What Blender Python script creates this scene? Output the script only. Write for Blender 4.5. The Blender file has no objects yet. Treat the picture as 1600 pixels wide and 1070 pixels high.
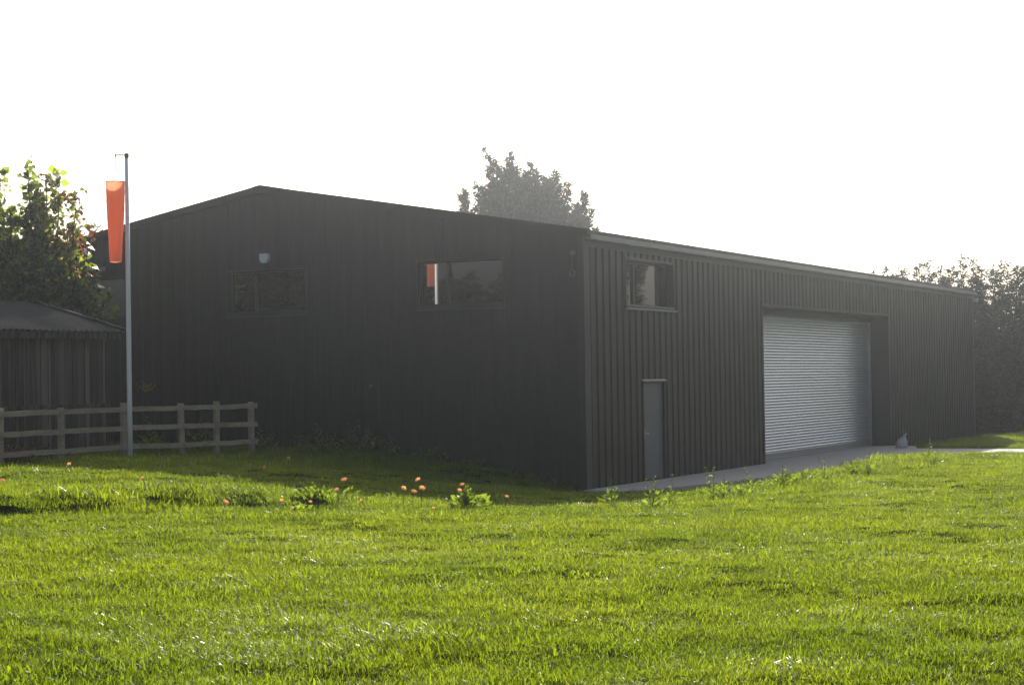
import bpy, math, random
import numpy as np
from mathutils import Vector, Matrix

# ---------------------------------------------------------------- camera, sky, sun, exposure
scene = bpy.context.scene
COL = scene.collection
CAM = Vector((15.6608, -32.8222, 2.3051))
cam = bpy.data.cameras.new("camera"); cam_o = bpy.data.objects.new("camera", cam); COL.objects.link(cam_o)
FW = Vector((-0.467056, 0.884002, 0.020001)); RT = Vector((0.883940, 0.467361, -0.014932)); UP = RT.cross(FW)
cam_o.matrix_world = Matrix(((RT.x, UP.x, -FW.x, CAM.x), (RT.y, UP.y, -FW.y, CAM.y), (RT.z, UP.z, -FW.z, CAM.z), (0, 0, 0, 1)))
cam.sensor_width = 36; cam.lens = 2772.9/1600*36; cam.clip_start = .1; cam.clip_end = 1500
scene.camera = cam_o

SUN_EL, SUN_AZ = math.radians(28.8), math.radians(-22.0)     # azimuth from +Y towards +X
world = bpy.data.worlds.new("World"); scene.world = world; world.use_nodes = True
wn = world.node_tree.nodes; wl = world.node_tree.links
sky = wn.new("ShaderNodeTexSky"); sky.sky_type = 'NISHITA'; sky.sun_disc = False
sky.sun_elevation = SUN_EL; sky.sun_rotation = SUN_AZ
sky.air_density = 1.0; sky.dust_density = 6.0; sky.ozone_density = 1.0
hs = wn.new("ShaderNodeHueSaturation"); hs.inputs['Saturation'].default_value = .6
wl.new(sky.outputs[0], hs.inputs['Color']); wl.new(hs.outputs[0], wn['Background'].inputs[0])
wn['Background'].inputs[1].default_value = .088

sd = Vector((math.sin(SUN_AZ)*math.cos(SUN_EL), math.cos(SUN_AZ)*math.cos(SUN_EL), math.sin(SUN_EL)))
sun = bpy.data.lights.new("sun", 'SUN'); sun.energy = 4.6; sun.angle = math.radians(.6); sun.color = (1, .95, .86)
sun_o = bpy.data.objects.new("sun", sun); COL.objects.link(sun_o)
sun_o.rotation_euler = sd.to_track_quat('Z', 'Y').to_euler(); sun_o.location = (-30, 50, 40)
vs = scene.view_settings; vs.view_transform = 'Standard'; vs.look = 'None'; vs.gamma = 1; vs.use_curve_mapping = False
vs.exposure = .55
HAZE = .00105
cy = scene.cycles
cy.max_bounces = 6; cy.diffuse_bounces = 3; cy.glossy_bounces = 3; cy.transmission_bounces = 4; cy.transparent_max_bounces = 8
cy.volume_bounces = 0; cy.use_denoising = True; cy.caustics_reflective = False; cy.caustics_refractive = False
cy.sample_clamp_indirect = 6; cy.sample_clamp_direct = 0


# ---------------------------------------------------------------- helpers
rnd = random.Random(11)
RG = np.random.default_rng(7)
def tag(o, label=None, cat=None, group=None, kind=None):
    if label: o['label'] = label
    if cat: o['category'] = cat
    if group: o['group'] = group
    if kind: o['kind'] = kind
    return o
def thing(name, label, cat, loc=(0, 0, 0), group=None):
    o = bpy.data.objects.new(name, None); COL.objects.link(o); o.location = loc; o.empty_display_size = .2
    return tag(o, label, cat, group)
def root_loc(p):
    v = Vector((0, 0, 0))
    while p: v += p.location; p = p.parent
    return v
class MB:
    """collects faces in world coordinates, then links them as ONE mesh object"""
    def __init__(s): s.v = []; s.f = []
    def quad(s, a, b, c, d):
        n = len(s.v); s.v += [a, b, c, d]; s.f.append((n, n+1, n+2, n+3))
    def poly(s, pts):
        n = len(s.v); s.v += list(pts); s.f.append(tuple(range(n, n+len(pts))))
    def frame_box(s, o, U, V, W, u, v, w):
        """box spanned on axes U,V,W from origin o, ranges u,v,w"""
        o = Vector(o); n = len(s.v)
        for k in w:
            for j in v:
                for i in u: s.v.append(tuple(o + U*i + V*j + W*k))
        s.f += [(n+a, n+b, n+c, n+d) for a, b, c, d in ((0,2,3,1),(4,5,7,6),(0,1,5,4),(2,6,7,3),(0,4,6,2),(1,3,7,5))]
    def box(s, x, y, z): s.frame_box((0, 0, 0), Vector((1, 0, 0)), Vector((0, 1, 0)), Vector((0, 0, 1)), x, y, z)
    def tube(s, pts, rad, n=8, cap=True):
        pts = [Vector(p) for p in pts]; rings = []
        if not hasattr(rad, '__len__'): rad = [rad]*len(pts)
        for i, p in enumerate(pts):
            t = (pts[min(i+1, len(pts)-1)] - pts[max(i-1, 0)]).normalized()
            a = t.cross(Vector((0, 0, 1)) if abs(t.z) < .9 else Vector((1, 0, 0))).normalized(); b = t.cross(a)
            k = len(s.v); rings.append(k)
            for j in range(n):
                an = 2*math.pi*j/n; s.v.append(tuple(p + (a*math.cos(an) + b*math.sin(an))*rad[i]))
        for r0, r1 in zip(rings, rings[1:]):
            for j in range(n): s.f.append((r0+j, r0+(j+1) % n, r1+(j+1) % n, r1+j))
        if cap:
            s.f.append(tuple(rings[0]+j for j in range(n-1, -1, -1))); s.f.append(tuple(rings[-1]+j for j in range(n)))
    def extrude(s, prof, path0, path1, A, B):
        """closed profile [(a,b)] on axes A,B swept from path0 to path1"""
        p0, p1 = Vector(path0), Vector(path1); n = len(prof); k = len(s.v)
        for p in (p0, p1):
            for a, b in prof: s.v.append(tuple(p + A*a + B*b))
        for j in range(n): s.f.append((k+j, k+(j+1) % n, k+n+(j+1) % n, k+n+j))
        s.f.append(tuple(k+j for j in range(n-1, -1, -1))); s.f.append(tuple(k+n+j for j in range(n)))
    def build(s, name, mat, parent=None, smooth=False, bevel=0, loc=None):
        base = Vector(loc) if loc is not None else Vector((0, 0, 0))
        off = root_loc(parent) + base
        me = bpy.data.meshes.new(name)
        me.from_pydata([tuple(Vector(v)-off) for v in s.v], [], s.f)
        me.materials.append(mat)
        if smooth: me.polygons.foreach_set('use_smooth', [True]*len(me.polygons))
        me.update()
        o = bpy.data.objects.new(name, me); COL.objects.link(o); o.parent = parent; o.location = base
        if bevel:
            m = o.modifiers.new('bevel', 'BEVEL'); m.width = bevel; m.segments = 2; m.limit_method = 'ANGLE'
        return o
def np_mesh(name, verts, quads, mat, parent=None, loc=None, smooth=False):
    """fast mesh from arrays (quads: n x 4)"""
    base = np.array(loc if loc is not None else (0, 0, 0), float)
    off = np.array(root_loc(parent)) + base
    me = bpy.data.meshes.new(name); nv, nf = len(verts), len(quads)
    me.vertices.add(nv); me.vertices.foreach_set('co', (verts-off).astype(np.float32).ravel())
    me.loops.add(nf*4); me.loops.foreach_set('vertex_index', quads.astype(np.int32).ravel())
    me.polygons.add(nf); me.polygons.foreach_set('loop_start', np.arange(0, nf*4, 4, dtype=np.int32))
    me.materials.append(mat); me.update(calc_edges=True)
    if smooth: me.polygons.foreach_set('use_smooth', [True]*nf)
    o = bpy.data.objects.new(name, me); COL.objects.link(o); o.parent = parent; o.location = tuple(base)
    return o

# ---------------------------------------------------------------- materials
def mat(name, col, rough=.6, metal=0., spec=.5, noise=None, bump=None, coord='Object'):
    """principled with optional colour noise [(scale, amount, dark colour, stretch)] and bump (scale, strength)"""
    m = bpy.data.materials.new(name); m.use_nodes = True; nt = m.node_tree; b = nt.nodes['Principled BSDF']
    b.inputs['Base Color'].default_value = (*col, 1); b.inputs['Roughness'].default_value = rough
    b.inputs['Metallic'].default_value = metal; b.inputs['Specular IOR Level'].default_value = spec
    tc = nt.nodes.new('ShaderNodeTexCoord'); src = None
    for (sc, amt, c2, st) in (noise or []):
        mp = nt.nodes.new('ShaderNodeMapping'); mp.inputs['Scale'].default_value = st
        nt.links.new(tc.outputs[coord], mp.inputs[0])
        n = nt.nodes.new('ShaderNodeTexNoise'); n.inputs['Scale'].default_value = sc; n.inputs['Detail'].default_value = 6
        n.inputs['Roughness'].default_value = .62
        nt.links.new(mp.outputs[0], n.inputs['Vector'])
        r = nt.nodes.new('ShaderNodeMapRange'); r.inputs['From Min'].default_value = .38; r.inputs['From Max'].default_value = .68
        r.inputs['To Max'].default_value = amt
        nt.links.new(n.outputs['Fac'], r.inputs['Value'])
        mx = nt.nodes.new('ShaderNodeMix'); mx.data_type = 'RGBA'
        if src: nt.links.new(src, mx.inputs[6])
        else: mx.inputs[6].default_value = (*col, 1)
        mx.inputs[7].default_value = (*c2, 1)
        nt.links.new(r.outputs[0], mx.inputs[0]); src = mx.outputs[2]
    if src: nt.links.new(src, b.inputs['Base Color'])
    if bump:
        mp = nt.nodes.new('ShaderNodeMapping'); mp.inputs['Scale'].default_value = bump[2] if len(bump) > 2 else (1, 1, 1)
        nt.links.new(tc.outputs[coord], mp.inputs[0])
        n = nt.nodes.new('ShaderNodeTexNoise'); n.inputs['Scale'].default_value = bump[0]; n.inputs['Detail'].default_value = 5
        nt.links.new(mp.outputs[0], n.inputs['Vector'])
        bp = nt.nodes.new('ShaderNodeBump'); bp.inputs['Strength'].default_value = bump[1]; bp.inputs['Distance'].default_value = .02
        nt.links.new(n.outputs['Fac'], bp.inputs['Height']); nt.links.new(bp.outputs[0], b.inputs['Normal'])
    return m
def leaf_mat(name, col, trans, gloss=.12, rough=.35, var=.35, k_trans=.5, patch=None, rand='island'):
    """diffuse + translucent + a thin gloss; leaves differ in lightness one by one"""
    m = bpy.data.materials.new(name); m.use_nodes = True; nt = m.node_tree; N = nt.nodes; L = nt.links
    for n in list(N): N.remove(n)
    out = N.new('ShaderNodeOutputMaterial')
    if rand == 'island':
        g = N.new('ShaderNodeNewGeometry'); rsrc = g.outputs['Random Per Island']
    else:
        g = N.new('ShaderNodeObjectInfo'); rsrc = g.outputs['Random']
    mr = N.new('ShaderNodeMapRange'); mr.inputs['To Min'].default_value = 1-var; mr.inputs['To Max'].default_value = 1+var
    L.new(rsrc, mr.inputs['Value']); val = mr.outputs[0]
    def tint(c):
        mx = N.new('ShaderNodeVectorMath'); mx.operation = 'SCALE'; mx.inputs[0].default_value = c; L.new(val, mx.inputs['Scale'])
        r = mx.outputs[0]
        if patch:
            sc, c2 = patch
            tc = N.new('ShaderNodeNewGeometry'); n = N.new('ShaderNodeTexNoise'); n.inputs['Scale'].default_value = sc; n.inputs['Detail'].default_value = 4
            L.new(tc.outputs['Position'], n.inputs['Vector'])
            q = N.new('ShaderNodeMapRange'); q.inputs['From Min'].default_value = .4; q.inputs['From Max'].default_value = .66
            L.new(n.outputs['Fac'], q.inputs['Value'])
            mm = N.new('ShaderNodeMix'); mm.data_type = 'RGBA'; mm.blend_type = 'MULTIPLY'; L.new(q.outputs[0], mm.inputs[0]); L.new(r, mm.inputs[6]); mm.inputs[7].default_value = (*c2, 1)
            r = mm.outputs[2]
        return r
    d = N.new('ShaderNodeBsdfDiffuse'); L.new(tint(col), d.inputs[0])
    t = N.new('ShaderNodeBsdfTranslucent'); L.new(tint(trans), t.inputs[0])
    mx = N.new('ShaderNodeMixShader'); mx.inputs[0].default_value = k_trans; L.new(d.outputs[0], mx.inputs[1]); L.new(t.outputs[0], mx.inputs[2])
    gl = N.new('ShaderNodeBsdfGlossy'); gl.inputs['Roughness'].default_value = rough; gl.inputs['Color'].default_value = (1, 1, 1, 1)
    fr = N.new('ShaderNodeFresnel'); fr.inputs['IOR'].default_value = 1.4
    fm = N.new('ShaderNodeMath'); fm.operation = 'MULTIPLY'; fm.inputs[1].default_value = gloss*3; L.new(fr.outputs[0], fm.inputs[0])
    if rand != 'island':        # gloss set stronger in noise patches, to put whitish sparkle on the grass
        tc = N.new('ShaderNodeNewGeometry'); n = N.new('ShaderNodeTexNoise'); n.inputs['Scale'].default_value = .75; n.inputs['Detail'].default_value = 3
        L.new(tc.outputs['Position'], n.inputs['Vector']); q = N.new('ShaderNodeMapRange'); q.inputs['From Min'].default_value = .52; q.inputs['From Max'].default_value = .70
        q.inputs['To Min'].default_value = gloss*.8; q.inputs['To Max'].default_value = gloss*3; L.new(n.outputs['Fac'], q.inputs['Value']); L.new(q.outputs[0], fm.inputs[1])
    m2 = N.new('ShaderNodeMixShader'); L.new(fm.outputs[0], m2.inputs[0]); L.new(mx.outputs[0], m2.inputs[1]); L.new(gl.outputs[0], m2.inputs[2])
    L.new(m2.outputs[0], out.inputs[0])
    return m
one = (1, 1, 1)
M = {}
M['clad'] = mat('dark_green_cladding', (.011, .0132, .0105), .42, 0, .45, [(.6, .5, (.011, .0125, .0105), (1, 1, .25)), (7, .35, (.020, .022, .018), (1, 1, .12))], (3, .06))
M['trim'] = mat('dark_flashing', (.025, .028, .025), .42, 0, .45, [(3, .4, (.033, .035, .032), one)])
M['gutter'] = mat('grey_gutter', (.36, .37, .37), .4, 0, .5, [(2, .5, (.26, .265, .265), one)])
M['roof'] = mat('grey_roof_sheet', (.09, .095, .09), .45, 0, .5, [(1, .5, (.06, .06, .055), one)])
M['glass'] = mat('dark_window_glass', (.008, .009, .009), .02, 0, 1.0); M['glass'].node_tree.nodes['Principled BSDF'].inputs['IOR'].default_value = 1.95
M['frame'] = mat('window_frame_paint', (.028, .029, .028), .4)
M['door'] = mat('blue_grey_door_paint', (.125, .14, .165), .45, 0, .5, [(2, .3, (.07, .075, .08), one)])
M['galv'] = mat('galvanised_slats', (.66, .72, .80), .34, .8, .5, [(5, .5, (.54, .59, .67), (1, 1, 3)), (40, .3, (.72, .77, .84), one)])
M['steel'] = mat('brushed_steel', (.45, .46, .47), .35, .8)
M['fitting'] = mat('dull_grey_fitting', (.07, .072, .07), .5, .2)
M['white'] = mat('white_plastic', (.62, .68, .78), .35)
M['pole'] = mat('weathered_aluminium', (.93, .95, .98), .35, .0, .8, [(9, .4, (.82, .85, .90), one)])
M['dark'] = mat('dark_metal', (.03, .03, .03), .5, .3)
M['concrete'] = mat('concrete', (.50, .495, .49), .85, 0, .3, [(.5, .6, (.40, .395, .39), one), (6, .5, (.56, .55, .54), one), (30, .4, (.36, .36, .355), one)], (25, .3))
M['soil'] = mat('turf_soil', (.034, .050, .007), 1., 0, 0., [(1.2, .7, (.022, .034, .006), one), (14, .5, (.045, .050, .012), one)], (20, .6))
M['board'] = mat('weathered_boards', (.038, .030, .026), .85, 0, .2, [(4, .8, (.012, .010, .010), (1, 1, .08)), (11, .8, (.17, .155, .15), (1, 1, .03))], (18, .5, (1, 1, .05)))
nt_ = M['board'].node_tree; b_ = nt_.nodes['Principled BSDF']; src_ = b_.inputs['Base Color'].links[0].from_socket
ng_ = nt_.nodes.new('ShaderNodeNewGeometry'); mr_ = nt_.nodes.new('ShaderNodeMapRange'); mr_.inputs['From Min'].default_value = .55; mr_.inputs['To Max'].default_value = .8
mx_ = nt_.nodes.new('ShaderNodeMix'); mx_.data_type = 'RGBA'; mx_.inputs[7].default_value = (.26, .225, .20, 1)
nt_.links.new(ng_.outputs['Random Per Island'], mr_.inputs['Value']); nt_.links.new(mr_.outputs[0], mx_.inputs[0]); nt_.links.new(src_, mx_.inputs[6]); nt_.links.new(mx_.outputs[2], b_.inputs['Base Color'])
M['shed_roof'] = mat('grey_cement_sheet', (.085, .085, .08), 1., 0, .0, [(1.5, .7, (.055, .058, .05), one), (14, .4, (.16, .16, .15), one)], (30, .3))
M['fence'] = mat('weathered_fence_timber', (.40, .345, .27), .9, 0, .2, [(6, .8, (.22, .185, .14), (1, .3, 1)), (30, .6, (.54, .48, .39), (1, .15, 1))], (30, .4))
M['bark'] = mat('bark', (.06, .048, .036), .9, 0, .2, [(12, .6, (.03, .024, .02), one)], (20, .6))
M['sack'] = mat('pale_grey_sack', (.50, .51, .54), .6, 0, .4, [(6, .5, (.36, .37, .42), one)], (9, .5))
M['grass'] = leaf_mat('grass_blades', (.075, .130, .010), (.37, .46, .013), .014, .3, .22, .55, (.55, (.72, .80, .8)), 'object')
M['weed'] = leaf_mat('weed_leaves', (.07, .12, .016), (.34, .46, .03), .03, .4, .35, .5)
M['stem'] = mat('green_stems', (.08, .11, .03), .7)
M['dry'] = leaf_mat('dry_stems', (.13, .085, .05), (.20, .11, .06), .05, .5, .5, .4)
M['petal'] = leaf_mat('orange_petals', (.88, .37, .14), (.97, .47, .19), .03, .5, .2, .5)
M['petal_heart'] = mat('red_flower_heart', (.40, .05, .03), .7)
M['yellow'] = leaf_mat('yellow_florets', (.36, .25, .02), (.40, .28, .03), .03, .5, .3, .5)
M['maple'] = leaf_mat('sycamore_leaves', (.032, .052, .012), (.37, .47, .035), .05, .35, .5, .5)
M['bronze'] = leaf_mat('bronze_leaves', (.07, .026, .016), (.28, .075, .03), .12, .35, .5, .45)
M['cypress'] = leaf_mat('cypress_sprays', (.030, .040, .022), (.035, .05, .02), .02, .5, .2, .3)
M['hedge'] = leaf_mat('willow_leaves', (.034, .043, .022), (.045, .056, .022), .01, .5, .15, .3)
# windsock cloth: thin, lets light through
M['sock'] = leaf_mat('orange_nylon', (.72, .25, .14), (.92, .36, .20), .03, .5, .0, .55)

# ---------------------------------------------------------------- terrain
CTRL = np.array([
 (15.7,-32.8,.68),(8.7,-25.7,.74),(11.3,-24.6,.67),(13.7,-23.6,.62),(20,-26,.60),(2,-20,.76),
 (7,-16,.56),(11,-12,.5),(17,-12,.48),(3,-13,.54),(-1,-13,.72),(-5,-14,.84),(-10,-16,.9),
 (0.4,-.4,-.06),(-.9,-.2,.10),(-2,-.1,.34),(-3.4,-.1,.52),(-5,-.1,.66),(-8,-.1,.76),(-16,0,.85),
 (2.2,-5.6,.19),(2,-8,.27),(3.6,-10.6,.43),(.6,-8.2,.40),(-1,-7.3,.58),(-3,-7.5,.76),(-6.9,-6,.84),(-7.5,-8.8,.86),(-6.4,-2.6,.78),
 (-4.5,-10.5,.86),(-12,-6,.88),(-18,-8,.9),
 (5.0,-4,.28),(4.4,-1,.24),(4.5,2.5,.26),(4.9,5.9,.30),(6,6.9,.35),(8,8,.37),(14,9,.40),(25,9,.45),
 (9,0,.43),(16,0,.45),
 (1.2,-1.2,-.02),
 (-40,-30,.9),(40,-30,.6),(-40,30,.8),(45,20,.5),(0,-60,.8),(60,-60,.7),(-60,-60,.9),
])
def _tps_setup(P):
    n = len(P); d = np.hypot(P[:,None,0]-P[None,:,0], P[:,None,1]-P[None,:,1])
    K = np.where(d > 0, d*d*np.log(d+1e-12), 0) + np.eye(n)*.05
    Q = np.c_[np.ones(n), P[:,:2]]
    A = np.block([[K, Q],[Q.T, np.zeros((3,3))]])
    return np.linalg.solve(A, np.r_[P[:,2], 0,0,0])
_W = _tps_setup(CTRL)
_rng = np.random.default_rng(5)
_WV = [(2*np.pi/w*np.cos(a), 2*np.pi/w*np.sin(a), ph, amp) for w, amp in
       ((5.3,.014),(3.1,.012),(2.2,.011),(1.4,.010),(.9,.010),(.62,.008),(.41,.006))
       for a, ph in zip(_rng.uniform(0,2*np.pi,4), _rng.uniform(0,6.3,4))]
def sstep(a, b, x):
    t = np.clip((x-a)/(b-a), 0, 1); return t*t*(3-2*t)
def ground_z(X, Y):
    X = np.atleast_1d(np.asarray(X, float)); Y = np.atleast_1d(np.asarray(Y, float))
    d = np.hypot(X[:,None]-CTRL[None,:,0], Y[:,None]-CTRL[None,:,1])
    z = np.where(d > 0, d*d*np.log(d+1e-12), 0) @ _W[:-3] + _W[-3] + _W[-2]*X + _W[-1]*Y
    far = sstep(38, 75, np.hypot(X, Y+5)); z = z*(1-far) + .55*far
    # low bank: the ground left of its foot line stands a little higher
    s = (X-.3)*-.94 + (Y+16.9)*.34; t = (X-.3)*.34 + (Y+16.9)*.94
    hgt = .26*sstep(-14,-5,t)*sstep(7.5,2.5,t)*(.68+.32*np.sin(t*5.4+.6+.8*np.sin(t*1.7)))
    s = s + .12*np.sin(t*2.1) + .08*np.sin(t*5.3+1)
    z = z + hgt*(sstep(-.05,.25,s) - sstep(.3,5.0,s))
    # rough turf
    b = sum(a*np.sin(kx*X+ky*Y+p) for kx,ky,p,a in _WV)
    z = z + b*.55
    # the level cut for the building, the slab and the forecourt
    lim = np.interp(Y, [-2,0,9,12,14.2,60],[.2,2.3,2.6,3.3,5.,5.])
    cut = sstep(lim+1.9, lim-.1, X)*sstep(-1.6,0.,Y)*sstep(-60,-40,X*0-10)
    yl = np.interp(X, [4,6,8,30,60],[13.,12.4,12.,12.,12.])
    cut = np.maximum(cut, sstep(yl-3.2, yl, Y)*sstep(-.5,.2,X))
    side = sstep(-.6,-.05,X)
    cut = np.where(Y > -.05, np.maximum(cut*np.where(X<0,side,1), np.where((X<=0)&(Y>.3),1.,0)), cut*sstep(-.6,.1,X))
    # the far verge beyond the track rises a little
    verge = .10*sstep(20.6,22.,Y)*sstep(1.,1.6,X)
    z = z*(1-cut) + (-.10+verge)*cut
    return z

# ---------------------------------------------------------------- ground sheet
def axis(lo, hi, a, b, step, grow=1.22):
    mid = list(np.arange(a, b+1e-6, step)); s = step; L = []; x = a
    while x > lo: s *= grow; x -= s; L.append(x)
    s = step; R = []; x = b
    while x < hi: s *= grow; x += s; R.append(x)
    return np.array(L[::-1] + mid + R)
gx = axis(-400, 400, -15, 17, .13); gy = axis(-300, 500, -28, 15, .13)
GX, GY = np.meshgrid(gx, gy); nx, ny = len(gx), len(gy)
GZ = np.concatenate([ground_z(a, b) for a, b in zip(GX, GY)])
gv = np.c_[GX.ravel(), GY.ravel(), GZ]
ii, jj = np.meshgrid(np.arange(nx-1), np.arange(ny-1)); k0 = (jj*nx+ii).ravel()
gq = np.c_[k0, k0+1, k0+1+nx, k0+nx]
ground = np_mesh('ground', gv, gq, M['soil'], smooth=True); tag(ground, kind='structure')
def gz(x, y): return float(ground_z(x, y)[0])

# slab along the long wall, forecourt and track: one concrete sheet with a real edge
LEN, W, HE, HR = 33.6, 16.073, 5.107, 6.692
edge = [(0, -.14), (1.08, -.16), (1.75, 3), (2.3, 9), (2.75, 11.5), (4.4, 13.3), (8, 13.7), (40, 13.6)]
back = [(40, 20.9), (8, 20.5), (3, 20.25), (1.3, 20.35), (.9, 22.0), (0, 22.3)]
mb = MB(); pl = edge + back; n = len(pl)
mb.poly([(x, y, 0) for x, y in pl])
for (a, b) in zip(pl, pl[1:]): mb.quad((*a, 0), (*a, -.22), (*b, -.22), (*b, 0))
mb.box((-.75, -.001), (10.70, 22.21), (-.2, -.002))
slab = mb.build('concrete_path', M['concrete']); tag(slab, kind='structure')

# ---------------------------------------------------------------- the green steel building
B = thing('steel_barn', 'long dark green corrugated steel building with a shallow gable roof and a big roller door', 'building', (0, 0, 0))
SL = (HR - 5.307)/(W/2)
def roof_z(u): return 5.307 + SL*(u if u < W/2 else W-u)
def clad(name, P, U, Nn, L, zb, top, openings, extra=(), dp=.012):
    """trapezoidal sheet: P origin, U along, Nn outward; openings (u0,u1,z0,z1)"""
    pitch = 1/3; prof = [(0, 0), (.155, 0), (.195, -dp), (.293, -dp)]
    br = {}
    k = 0
    while k*pitch < L + pitch:
        for a, d in prof:
            u = k*pitch + a
            if 0 <= u <= L: br[round(u, 4)] = d
        k += 1
    ks = sorted(br)
    def dep(u): return float(np.interp(u, ks, [br[q] for q in ks]))
    for u in list(extra) + [0, L] + [q for o in openings for q in o[:2]]:
        br.setdefault(round(u, 4), dep(u))
    us = sorted(br); mb = MB()
    def pt(u, z): q = P + U*u + Nn*br[u]; return (q.x, q.y, z)
    for a, b in zip(us, us[1:]):
        m = (a+b)/2; segs = [(zb, None)]
        for (u0, u1, z0, z1) in openings:
            if u0-1e-6 < m < u1+1e-6: segs = [(zb, z0), (z1, None)] if z0 > zb + .01 else [(z1, None)]
        for lo, hi in segs:
            ha, hb = (hi, hi) if hi is not None else (top(a), top(b))
            mb.quad(pt(a, lo), pt(b, lo), pt(b, hb), pt(a, ha))
    return mb.build(name, M['clad'], B)
X, Y, Z = Vector((1, 0, 0)), Vector((0, 1, 0)), Vector((0, 0, 1))
wb, wt = 3.866, 4.824
gw = [(1.888, 3.94), (6.877, 8.992), (12.014, 14.10)]
clad('gable_wall', Vector((0, 0, 0)), -X, -Y, W, -.3, lambda u: roof_z(u)-.06, [(a, b, wb, wt) for a, b in gw], [W/2])
sw = (2.116, 4.732, 3.835, 4.828); pd = (2.962, 4.112, -.3, 2.15); rd = (10.687, 22.226, -.3, 4.07)
def panel(name, y0, y1, z0, z1, holes):
    mb = MB(); pitch = 1/3; prof = [(0, 0), (.155, 0), (.185, -.036), (.303, -.036)]
    base = {}
    for k in range(int(LEN*3)+2):
        for a, d in prof: base[round(k*pitch+a, 4)] = d
    ks = sorted(base); ds = [base[q] for q in ks]
    us = sorted({u for u in ks if y0 < u < y1} | {y0, y1} | {q for h in holes for q in h[:2] if y0 <= q <= y1})
    for a, b in zip(us, us[1:]):
        m = (a+b)/2; segs = [(z0, z1)]
        for (u0, u1, h0, h1) in holes:
            if u0 < m < u1:
                new = []
                for lo, hi in segs:
                    if h1 <= lo or h0 >= hi: new.append((lo, hi)); continue
                    if h0 > lo: new.append((lo, h0))
                    if h1 < hi: new.append((h1, hi))
                segs = new
        da, db = float(np.interp(a, ks, ds)), float(np.interp(b, ks, ds))
        for lo, hi in segs: mb.quad((da, a, lo), (db, b, lo), (db, b, hi), (da, a, hi))
    return mb.build(name, M['clad'], B)
panel('side_wall', 0, LEN, -.3, 5.20, [sw, pd, rd])
mb = MB()
mb.poly([(-W, LEN, -.3), (0, LEN, -.3), (0, LEN, 5.2), (-W/2, LEN, HR-.08), (-W, LEN, 5.2)]); mb.build('rear_gable', M['clad'], B)
mb = MB(); mb.quad((-W, 0, -.3), (-W, LEN, -.3), (-W, LEN, 5.2), (-W, 0, 5.2)); mb.build('far_side_wall', M['clad'], B)
# roof: two ribbed slopes
for s in (1, -1):
    mb = MB(); y = -.07; ribs = []
    for k in range(int((LEN+.14)*3)+1):
        for a, d in ((0, 0), (.10, 0), (.13, .03), (.20, .03), (.23, 0)):
            if y + k/3 + a <= LEN+.07: ribs.append((y+k/3+a, d))
    for (a, d0), (b, d1) in zip(ribs, ribs[1:]):
        e = .14 if s > 0 else -W-.14; r = -W/2
        ze = roof_z(0) - .14*SL
        mb.quad((e, a, ze+d0), (e, b, ze+d1), (r, b, HR+d1), (r, a, HR+d0))
        mb.quad((e, a, ze+d0), (e, a, ze-.05), (e, b, ze-.05), (e, b, ze+d1))
    mb.build('roof', M['roof'], B)
mb = MB()
for s in (1, -1):
    mb.quad((-W/2, -.08, HR+.055), (-W/2+s*.22, -.08, HR+.055-.22*SL), (-W/2+s*.22, LEN+.08, HR+.055-.22*SL), (-W/2, LEN+.08, HR+.055))
mb.build('ridge_cap', M['trim'], B)
# verge flashing down both slopes of the gable, with a small folded top edge
mb = MB()
for s in (1, -1):
    x0, x1 = (-W/2, .12) if s > 0 else (-W/2, -W-.12)
    z0, z1 = HR+.045, 5.307-.12*SL+.045
    for ya, yb in ((-.085, -.05),):
        mb.quad((x0, ya, z0), (x1, ya, z1), (x1, ya, z1-.17), (x0, ya, z0-.17))
        mb.quad((x0, ya, z0), (x0, .10, z0+.002), (x1, .10, z1+.002), (x1, ya, z1))
        mb.quad((x0, ya, z0-.17), (x1, ya, z1-.17), (x1, -.004, z1-.17), (x0, -.004, z0-.17))
        if s > 0: mb.quad((x1, ya, z1), (x1, .1, z1), (x1, .1, z1-.17), (x1, ya, z1-.17))
mb.build('verge_flashing', M['clad'], B)
# eave flashing and box gutter on the long side
mb = MB(); mb.box((.004, .03), (.0, LEN), (4.99, 5.22)); mb.build('eave_flashing', M['trim'], B)
mb = MB()
mb.extrude([(.035, 5.14), (.155, 5.14), (.155, 5.225), (.17, 5.225), (.17, 5.125), (.035, 5.125)], (0, .06, 0), (0, LEN+.05, 0), X, Z)
mb.box((.032, .17), (.045, .06), (5.125, 5.225)); mb.build('gutter', M['gutter'], B)
# corner flashings
mb = MB(); mb.box((.003, .012), (-.014, .26), (-.28, 5.05)); mb.box((-.14, .003), (-.014, -.003), (-.28, 5.24)); mb.build('corner_flashing', M['trim'], B)
mb = MB(); mb.box((.003, .012), (LEN-.2, LEN+.012), (-.28, 4.99)); mb.build('corner_flashing', M['trim'], B)
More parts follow.
